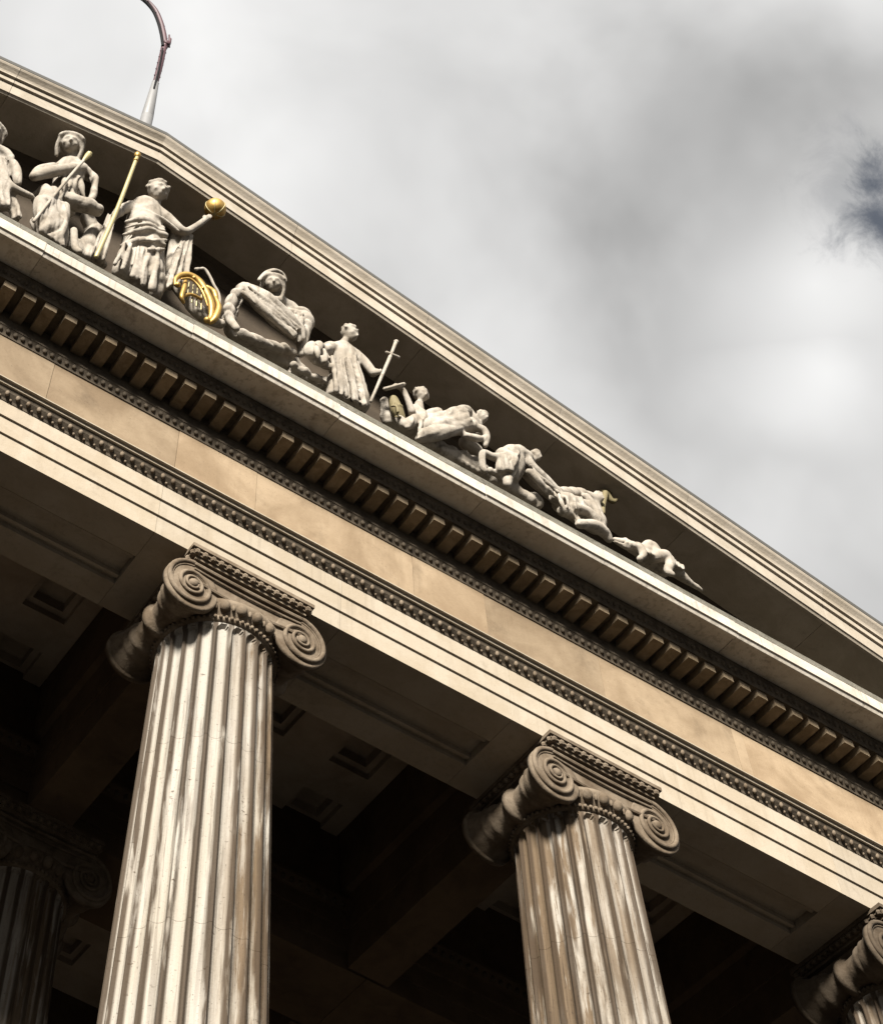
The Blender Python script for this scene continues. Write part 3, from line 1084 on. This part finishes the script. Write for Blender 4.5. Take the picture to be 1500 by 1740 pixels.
# staff
st = empty('staff', tuple(at(58, 376, -1.5)))
tag(st, 'slim stone staff with gilded tip held by the veiled seated statue', 'staff')
o0 = at(58, 376, -1.5)
m = MB(); m.tube([at(58, 376, -1.50) - o0, at(104, 318, -1.53) - o0, at(143, 272, -1.55) - o0], .021, 8, 4); build('shaft', m, MT['statue'], st, True)
m = MB(); m.tube([at(143, 272, -1.55) - o0, at(150, 264, -1.555) - o0], [.026, .042], 8, 3); m.ball(at(152, 262, -1.555) - o0, .045); build('tip', m, MT['gilt'], st, True)

# -- standing figure
f = Fig()
f.head((269, 326, -1.42), 19, 10, -28)
f.limb((266, 344, -1.34, 9), (258, 362, -1.28, 11), bare=True)
f.limb((226, 352, -1.26, 13), (250, 352, -1.28, 16), (272, 364, -1.28, 13))
f.limb((246, 360, -1.24, 29), (245, 385, -1.24, 34), (243, 412, -1.22, 37), (240, 440, -1.2, 40), (240, 478, -1.2, 42))
f.limb((232, 410, -1.32, 20), (218, 438, -1.34, 18), (208, 462, -1.32, 17))
f.limb((256, 420, -1.30, 20), (262, 455, -1.30, 17), (262, 498, -1.28, 16))
f.limb((262, 358, -1.30, 14), (284, 372, -1.36, 12), (306, 390, -1.40, 9), (318, 393, -1.42, 7), (334, 384, -1.46, 6), (348, 374, -1.50, 5.5), bare=True)
f.hand((350, 373, -1.50), (10, -8, -.02), 6)
f.limb((222, 350, -1.3, 11), (206, 358, -1.36, 9), (196, 366, -1.44, 7))
f.hand((198, 364, -1.46), (8, -8, 0), 5)
f.sheet([(184, 362, -1.36), (200, 366, -1.40)], [(158, 428, -1.30), (180, 442, -1.30)], 2, .035, .09)
f.sheet([(312, 396, -1.36), (330, 398, -1.38)], [(276, 492, -1.28), (320, 476, -1.30)], 3, .04, .08)
f.limb((300, 392, -1.3, 10), (296, 430, -1.16, 12), (290, 480, -1.12, 14))
f.folds([(232, 352, -1.46), (268, 366, -1.46)], [(286, 378, -1.50), (306, 394, -1.50)], 4, 2.2, bow=-2)
f.folds([(216, 372, -1.46), (212, 395, -1.48), (206, 420, -1.48)], [(272, 382, -1.48), (282, 400, -1.50), (280, 420, -1.50)], 7, 2.6, bow=-10)
f.folds([(250, 402, -1.54), (252, 430, -1.55)], [(284, 402, -1.50), (280, 428, -1.50)], 4, 2.6, .1)
f.folds([(208, 410, -1.52), (272, 430, -1.50)], [(192, 446, -1.46), (264, 496, -1.46)], 9, 2.4)
f.folds([(244, 440, -1.52), (276, 430, -1.50)], [(240, 482, -1.46), (272, 496, -1.46)], 4, 2.4)
f.carve('statue', 'tallest stone statue, standing draped beneath the peak with one arm held out', GS, fold=.018)
gp = at(366, 355, -1.56)
m = MB(); m.ball((0, 0, 0), .15, 28, 18)
glb = build('globe', m, MT['gold'], None, True, tuple(gp))
tag(glb, 'round gilded globe balanced on the outstretched hand of the tallest statue', 'globe')
m = MB()
for a in np.linspace(0, math.pi, 4)[:-1]:
    m.tube([(.152 * math.cos(t) * math.cos(a), .152 * math.cos(t) * math.sin(a), .152 * math.sin(t)) for t in np.linspace(0, 2 * math.pi, 25)], .006, 5, 1)
build('meridian_ring', m, MT['gilt'], glb, True)
s0 = at(163, 436, -1.5)
scp = empty('sceptre', tuple(s0))
tag(scp, 'long thin gilded sceptre leaning up between the veiled seated statue and the tallest statue', 'sceptre')
m = MB(); m.tube([at(164, 436, -1.46) - s0, at(197, 362, -1.53) - s0, at(233, 268, -1.60) - s0], [.03, .03, .027], 9, 5); build('rod', m, MT['gilt'], scp, True)
m = MB(); m.ball(at(234, 264, -1.60) - s0, .05, 10, 7, (1, 1, 1.3)); m.ball(at(231, 273, -1.60) - s0, .04, 8, 5, (1, 1, .5)); build('finial', m, MT['gold'], scp, True)

# -- gilded lyre with its stone arm
l0 = at(340, 520, -1.36)
ly = empty('gilded_lyre', tuple(l0))
tag(ly, 'gilded carved lyre with curling arms at the feet of the tallest statue', 'lyre')
m = MB()
m.tube([at(x_, y_, Y_) - l0 for x_, y_, Y_ in ((298, 484, -1.42), (299, 474, -1.42), (308, 468, -1.43), (322, 468, -1.45), (338, 478, -1.46), (350, 496, -1.46), (359, 518, -1.44), (358, 540, -1.40), (350, 546, -1.40))], [.022, .03, .038, .045, .05, .05, .05, .04, .025], 9, 6)
m.tube([at(x_, y_, Y_) - l0 for x_, y_, Y_ in ((309, 474, -1.47), (324, 474, -1.49), (338, 486, -1.50), (347, 502, -1.50), (353, 520, -1.48))], [.014, .018, .018, .018, .012], 6, 6)
m.tube([at(x_, y_, Y_) - l0 for x_, y_, Y_ in ((316, 474, -1.40), (313, 490, -1.43), (309, 504, -1.43), (312, 514, -1.40))], [.024, .035, .03, .02], 9, 6)
m.tube([at(x_, y_, Y_) - l0 for x_, y_, Y_ in ((308, 505, -1.40), (324, 500, -1.42), (342, 508, -1.42))], [.026, .02, .022], 8, 6)
m.ball(at(302, 484, -1.43) - l0, .042); m.ball(at(352, 544, -1.42) - l0, .045); m.ball(at(330, 472, -1.50) - l0, .028); m.ball(at(345, 490, -1.51) - l0, .028)
build('frame', m, MT['gold'], ly, True)
m = MB()
m.tube([at(x_, y_, Y_) - l0 for x_, y_, Y_ in ((366, 505, -1.46), (372, 522, -1.48), (366, 540, -1.46), (358, 548, -1.42))], [.02, .04, .045, .03], 9, 6)
m.tube([at(x_, y_, Y_) - l0 for x_, y_, Y_ in ((352, 488, -1.36), (364, 498, -1.36), (368, 512, -1.36))], [.03, .05, .03], 9, 6)
build('scroll', m, MT['gold'], ly, True)
m = MB()
for i in range(4):
    m.tube([at(322 + 7 * i, 478 + 4 * i, -1.41) - l0, at(318 + 8 * i, 508 + 6 * i, -1.38) - l0], .010, 5, 2)
build('string', m, MT['gilt'], ly, True)
f = Fig()
f.limb((333, 458, -1.2, 3.4), (346, 456, -1.2, 3.6), (356, 468, -1.2, 3.4), (364, 484, -1.2, 3.2), (372, 500, -1.2, 3.4), (372, 530, -1.2, 4))
f.limb((322, 520, -1.24, 8), (345, 540, -1.24, 9), (375, 550, -1.24, 9))
f.limb((300, 488, -1.26, 9), (322, 514, -1.26, 10), (350, 532, -1.26, 10))
f.carve('stone_horn', 'curved stone horn rising behind the gilded lyre', None, cat='carving', fold=.015)

# -- seated figure with a sweep of cloth from knee to hip
f = Fig(1.1)
f.head((464, 484, -1.40), 16, -25, -28, hair='veil')
f.limb((440, 476, -1.42, 3.5), (452, 464, -1.44, 4), (467, 460, -1.44, 4.2), (480, 466, -1.42, 4), (486, 478, -1.4, 3), bare=True)
f.limb((468, 498, -1.28, 8), (474, 510, -1.24, 12), bare=True)
f.limb((466, 512, -1.22, 15), (486, 530, -1.2, 19), (504, 552, -1.2, 20))
f.limb((422, 492, -1.42, 13), (446, 512, -1.46, 18), (476, 540, -1.42, 18), (506, 566, -1.34, 16))
f.limb((496, 530, -1.3, 8), (516, 534, -1.34, 11), (522, 548, -1.34, 11), (514, 572, -1.32, 11), (512, 602, -1.28, 6))
f.limb((416, 488, -1.40, 10), (400, 500, -1.38, 8), (390, 524, -1.36, 9), (392, 546, -1.36, 7))
f.limb((392, 546, -1.36, 7), (402, 558, -1.42, 6), bare=True)
f.limb((478, 512, -1.3, 8), (452, 508, -1.44, 7), (428, 498, -1.5, 6), bare=True)
f.hand((426, 497, -1.5), (-9, -3, 0), 4.5)
f.sheet([(404, 494, -1.36), (418, 500, -1.38)], [(380, 540, -1.30), (400, 552, -1.30)], 2, .03, .08)
f.limb((412, 568, -1.30, 8), (440, 580, -1.32, 9), (478, 594, -1.32, 8))
f.limb((420, 580, -1.2, 8), (490, 612, -1.2, 9))
f.limb((480, 590, -1.34, 7), (496, 600, -1.30, 7))
f.folds([(424, 486, -1.58), (412, 500, -1.54)], [(510, 556, -1.50), (494, 574, -1.46)], 6, 2.4, bow=-1)
f.folds([(498, 530, -1.44), (522, 538, -1.46)], [(506, 580, -1.40), (520, 572, -1.42)], 4, 2.0)
f.rock(392, 500, 2)
f.carve('statue', 'seated stone statue with hooded head and a sweep of cloth over its knees', GS, across=(.75, 1))

# -- kneeling figure with sword
f = Fig(1.1)
f.head((594, 568, -1.40), 15, 38, -25)
f.limb((586, 580, -1.34, 7), (578, 592, -1.28, 9), bare=True)
f.limb((556, 594, -1.28, 12), (580, 594, -1.28, 13), (602, 604, -1.26, 12))
f.limb((580, 604, -1.24, 24), (586, 630, -1.24, 25), (594, 655, -1.22, 26), (600, 682, -1.2, 26))
f.limb((556, 596, -1.36, 12), (534, 592, -1.42, 11), (528, 600, -1.44, 10), (544, 614, -1.46, 9), (560, 622, -1.46, 7))
f.limb((536, 602, -1.34, 13), (556, 614, -1.34, 10))
f.limb((604, 602, -1.34, 9), (620, 616, -1.38, 8), (634, 634, -1.42, 7), bare=True)
f.limb((634, 634, -1.42, 6), (642, 632, -1.46, 5), bare=True)
f.hand((643, 632, -1.47), (7, -5, 0), 4.2)
f.limb((500, 622, -1.3, 7), (522, 634, -1.3, 6), (548, 648, -1.3, 6))
f.limb((502, 608, -1.2, 8), (498, 632, -1.2, 9))
f.folds([(560, 606, -1.46), (606, 608, -1.44)], [(568, 664, -1.44), (622, 688, -1.42)], 10, 2.6)
f.folds([(530, 590, -1.56), (556, 594, -1.52)], [(536, 610, -1.54), (560, 616, -1.52)], 4, 2.0)
f.sheet([(562, 630, -1.40), (618, 642, -1.40)], [(562, 664, -1.36), (626, 694, -1.36)], 5, .03, .1)
f.rock(505, 560, -2)
f.carve('statue', 'stone statue with bent arm and long pleated robe, holding a sword', GS)
w0 = at(630, 682, -1.46)
sw = empty('sword', tuple(w0))
tag(sw, 'straight pale stone sword held point down by the pleated statue', 'sword')
m = MB(); m.tube([at(630, 682, -1.44) - w0, at(663, 606, -1.50) - w0], [.020, .026], 8, 3); build('blade', m, MT['statue'], sw, True)
m = MB(); m.tube([at(663, 606, -1.50) - w0, at(672, 583, -1.51) - w0], [.02, .026], 8, 3); m.tube([at(657, 599, -1.50) - w0, at(677, 607, -1.50) - w0], .022, 8, 3); m.ball(at(673, 581, -1.51) - w0, .036); build('hilt', m, MT['statue'], sw, True)

# -- crouching figure with raised arm
f = Fig(1.25)
f.head((715, 672, -1.30), 13, 10, -25)
f.limb((712, 686, -1.26, 6), (710, 698, -1.24, 9), bare=True)
f.limb((706, 700, -1.24, 11), (712, 716, -1.24, 15), (706, 732, -1.24, 15))
f.limb((700, 700, -1.32, 5.5), (692, 678, -1.36, 4.5), (684, 662, -1.38, 4.2), (672, 655, -1.4, 3.6), bare=True)
f.hand((672, 655, -1.4), (-7, 1, 0), 3.6)
f.limb((704, 712, -1.34, 9), (688, 722, -1.38, 8), (680, 712, -1.40, 7))
f.limb((652, 680, -1.2, 6), (656, 700, -1.2, 7), (668, 716, -1.2, 8), (690, 730, -1.2, 9))
f.folds([(704, 704, -1.40), (724, 708, -1.38)], [(690, 726, -1.42), (716, 736, -1.40)], 4, 1.9)
f.rock(655, 705, 3)
f.carve('statue', 'crouching stone statue lifting a scroll, beside the ochre mask', GS, fold=.024)
m = MB()
c0 = at(657, 660, -1.42)
m.tube([at(654, 661, -1.42) - c0, at(686, 653, -1.42) - c0], .028, 9, 3)
m.tube([at(656, 660, -1.44) - c0, at(684, 652, -1.44) - c0], .016, 7, 3)
tag(build('scroll', m, MT['statue'], None, True, tuple(c0)), 'small pale rolled scroll held up by the crouching statue', 'scroll')
f = Fig()
c = (673, 694, -1.34)
f.limb((668, 680, -1.34, 9), (675, 698, -1.36, 11), (682, 714, -1.34, 8))
f.limb((672, 684, -1.44, 2), (675, 694, -1.48, 2.6), (676, 700, -1.48, 3))
f.limb((666, 690, -1.44, 2.6), (670, 689, -1.45, 2.2)); f.limb((678, 688, -1.44, 2.2), (683, 690, -1.44, 2.4))
f.limb((672, 708, -1.44, 2), (681, 708, -1.44, 2))
f.carve('mask', 'ochre stained theatre mask propped under the crouching statue', None, 'ochre', .014, 2, 'mask', 0)

# -- reclining figure, wide fold of cloth
f = Fig(1.25)
f.head((819, 709, -1.34), 11, 20, -25)
f.limb((814, 720, -1.28, 6), (806, 726, -1.24, 9), bare=True)
f.limb((794, 702, -1.28, 9), (800, 716, -1.28, 12), (808, 734, -1.24, 13))
f.limb((792, 698, -1.36, 8), (770, 706, -1.38, 11), (746, 716, -1.36, 12), (724, 726, -1.34, 9))
f.limb((800, 722, -1.36, 11), (772, 728, -1.42, 11), (742, 738, -1.40, 9), (712, 746, -1.36, 6))
f.limb((740, 706, -1.26, 12), (728, 714, -1.28, 11), (718, 730, -1.28, 9))
f.limb((804, 726, -1.38, 6), (820, 730, -1.42, 6), (827, 742, -1.42, 5), (824, 757, -1.40, 4), bare=True)
f.limb((790, 740, -1.42, 6), (808, 744, -1.44, 6), (822, 744, -1.42, 5))
f.limb((790, 752, -1.12, 10), (810, 768, -1.12, 10))
f.folds([(792, 694, -1.48), (802, 716, -1.48)], [(716, 728, -1.44), (710, 748, -1.42)], 7, 2.2, bow=-1)
f.folds([(762, 696, -1.46), (792, 692, -1.44)], [(750, 712, -1.48), (776, 708, -1.48)], 3, 1.8)
f.rock(712, 822, 2)
f.carve('statue', 'reclining stone statue with cloth fanned across its legs', GS, fold=.024, across=(-.45, 1))

# -- figure resting on long tool
f = Fig(1.42)
f.head((910, 775, -1.30), 10, 35, -22)
f.limb((903, 782, -1.28, 6), (894, 784, -1.26, 8), bare=True)
f.limb((856, 776, -1.30, 11), (876, 770, -1.32, 12), (892, 778, -1.30, 11))
f.limb((872, 774, -1.28, 13), (872, 790, -1.26, 14), (866, 812, -1.22, 12))
f.limb((866, 780, -1.36, 11), (868, 796, -1.36, 8), (862, 824, -1.34, 5.5))
f.limb((884, 790, -1.22, 8), (910, 818, -1.2, 9), (944, 846, -1.2, 8))
f.limb((850, 778, -1.36, 7), (836, 776, -1.38, 5), (820, 770, -1.38, 4.5), (820, 792, -1.38, 4.2), (824, 800, -1.38, 4), bare=True)
f.limb((850, 784, -1.38, 5), (848, 796, -1.38, 4.5), (858, 802, -1.38, 4), bare=True)
f.limb((832, 800, -1.30, 4), (846, 808, -1.30, 4), (860, 818, -1.30, 4))
f.limb((894, 780, -1.34, 7), (906, 794, -1.36, 5.5), (930, 816, -1.36, 5), (954, 842, -1.34, 4.5), bare=True)
f.limb((898, 802, -1.40, 4.5), (912, 816, -1.40, 4), (930, 838, -1.38, 3.5), bare=True)
f.folds([(852, 770, -1.44), (886, 768, -1.44)], [(858, 796, -1.44), (872, 800, -1.46)], 5, 1.9)
f.folds([(900, 786, -1.44), (904, 800, -1.44)], [(950, 836, -1.42), (944, 846, -1.40)], 3, 1.6)
f.rock(826, 905, -3)
f.carve('statue', 'stooping stone statue with one long straight leg stretched down the gable', GS, fold=.022, across=(1, .5))

# -- lying figure with pot
f = Fig(1.4)
f.head((1016, 846, -1.34), 10, 30, -22)
f.limb((940, 834, -1.30, 6), (962, 838, -1.30, 8), (988, 840, -1.30, 8), (1004, 846, -1.30, 7))
f.limb((944, 846, -1.30, 9), (966, 856, -1.32, 13), (992, 866, -1.30, 12))
f.limb((950, 858, -1.22, 10), (980, 874, -1.2, 12), (1012, 894, -1.2, 11))
f.limb((1004, 850, -1.26, 9), (1012, 870, -1.26, 9), (1020, 892, -1.26, 8))
f.limb((1002, 846, -1.30, 7), (1010, 848, -1.32, 6))
f.limb((996, 844, -1.38, 5), (1008, 858, -1.40, 4.5), (1016, 876, -1.40, 4.5), (1020, 892, -1.38, 5), bare=True)
f.limb((974, 864, -1.38, 8), (996, 868, -1.40, 7), (1012, 882, -1.40, 7))
f.limb((984, 890, -1.40, 6), (1006, 892, -1.40, 8), (1026, 904, -1.36, 8), (1034, 916, -1.34, 5))
f.limb((956, 868, -1.34, 8), (976, 878, -1.34, 5), (986, 890, -1.36, 5))
f.folds([(944, 840, -1.42), (990, 844, -1.42)], [(956, 866, -1.46), (994, 864, -1.44)], 6, 1.8)
f.carve('statue', 'lying stone statue propped on one arm beside a dark pot', GS, fold=.022, across=(.6, 1))
f = Fig()
f.limb((1030, 840, -1.22, 7), (1040, 852, -1.22, 5), (1048, 848, -1.24, 3))
f.limb((1022, 836, -1.2, 6), (1034, 838, -1.2, 6))
f.limb((1028, 838, -1.24, 6), (1024, 858, -1.28, 5), (1023, 872, -1.30, 5))
f.carve('pot', 'dark ochre pot behind the lying statue', None, 'ochre', .014, 2, 'pot', 0)

# -- reptile lying in the corner of the gable
f = Fig(1.3)
f.limb((1044, 916, -1.34, 3.6), (1054, 920, -1.36, 4.8), (1064, 925, -1.36, 6), (1076, 931, -1.34, 8.5), (1102, 942, -1.34, 12), (1128, 956, -1.34, 13), (1146, 970, -1.34, 9), (1166, 986, -1.34, 5.5), (1192, 1003, -1.34, 2.6))
f.limb((1044, 920, -1.38, 2.8), (1056, 926, -1.40, 3.6), (1066, 931, -1.40, 4))
f.limb((1064, 921, -1.42, 2.6), (1067, 921, -1.43, 2.4))
f.limb((1096, 930, -1.36, 8), (1104, 928, -1.38, 9), (1112, 936, -1.38, 8))
f.limb((1112, 946, -1.42, 8), (1130, 946, -1.45, 9), (1138, 958, -1.46, 7), (1134, 970, -1.46, 5.5), (1142, 976, -1.48, 4))
f.limb((1074, 928, -1.42, 6.5), (1086, 932, -1.45, 6), (1092, 942, -1.46, 5), (1086, 950, -1.48, 4))
f.limb((1096, 952, -1.24, 11), (1126, 968, -1.24, 11))
for i in range(16):
    t = i / 15
    f.limb((1062 + 96 * t, 917 + 45 * t + 3 * math.sin(6 * t), -1.40, 3.0), (1064 + 96 * t, 922 + 45 * t, -1.45, 2.6))
f.carve('statue', 'low stone reptile with knobbly back lying in the narrow corner of the gable', GS, fold=.012)

# ------------------------------------------------------------------ articulated crane boom beyond the roof
YC = 18.0
c_el, c_lo = at(280, 74, YC), at(251, 196, YC)
dn = (c_lo - c_el) / abs(c_lo[2] - c_el[2])
c_foot = c_lo + dn * c_lo[2]
crane = empty('crane', tuple(c_foot))
tag(crane, 'articulated crane boom, grey below and dark red above, rising beyond the gable peak', 'crane')


def rel(px, py, Y):
    return at(px, py, Y) - c_foot


c_mid = rel(264, 142, YC)
m = MB(); m.tube([(0, 0, .3), rel(250, 200, YC)], [.42, .28], 12, 3); m.tube([rel(250, 200, YC), c_mid], [.28, .17], 12, 3); build('lower_mast', m, MT['pole'], crane, True)
m = MB()
m.tube([c_mid - np.array([0, 0, .6]), rel(272, 112, YC), rel(279, 80, YC)], [.13, .155, .15], 8, 4)
for t in np.linspace(0, 1, 7):
    p = c_mid * (1 - t) + rel(279, 80, YC) * t
    m.tube([p + np.array([-.13, -.05, 0]), p + np.array([.13, -.05, .06])], .04, 6, 2)
build('lower_boom', m, MT['flag'], crane, True)
m = MB()
arm = [(281, 76), (278, 56), (272, 34), (262, 14), (243, -4), (215, -18)]
m.tube([rel(x_, y_, YC) for x_, y_ in arm], [.15, .14, .13, .12, .10, .08], 8, 5)
for k in range(len(arm) - 1):
    p = rel(*arm[k], YC) * .5 + rel(*arm[k + 1], YC) * .5
    m.tube([p + np.array([-.11, -.04, 0]), p + np.array([.11, -.04, .08])], .045, 6, 2)
build('upper_boom', m, MT['flag'], crane, True)
m = MB()
m.tube([rel(x_ - 4, y_ + 1, YC - .12) for x_, y_ in arm], [.075] * 6, 7, 5)
m.tube([rel(262, 150, YC - .2), rel(270, 118, YC - .2), rel(277, 82, YC - .2)], .045, 6, 3)
build('hose', m, MT['rubber'], crane, True)
m = MB()
m.tube([rel(280, 78, YC), rel(287, 74, YC), rel(290, 66, YC)], [.15, .11, .06], 8, 3)
m.lathe([(.12, -.2), (.17, -.17), (.17, .17), (.12, .2)], 'y', tuple(rel(282, 76, YC)), 14)
m.tube([rel(288, 80, YC), rel(288, 60, YC)], .05, 6, 2)
build('elbow_joint', m, MT['flag'], crane, True)
m = MB(); m.box(-1.6, 1.6, -1.6, 1.6, -c_foot[2] + .01, .5); m.lathe([(1.1, .5), (1.1, .9), (.6, 1.3)], 'z', (0, 0, 0), 20); build('base', m, MT['lead'], crane)
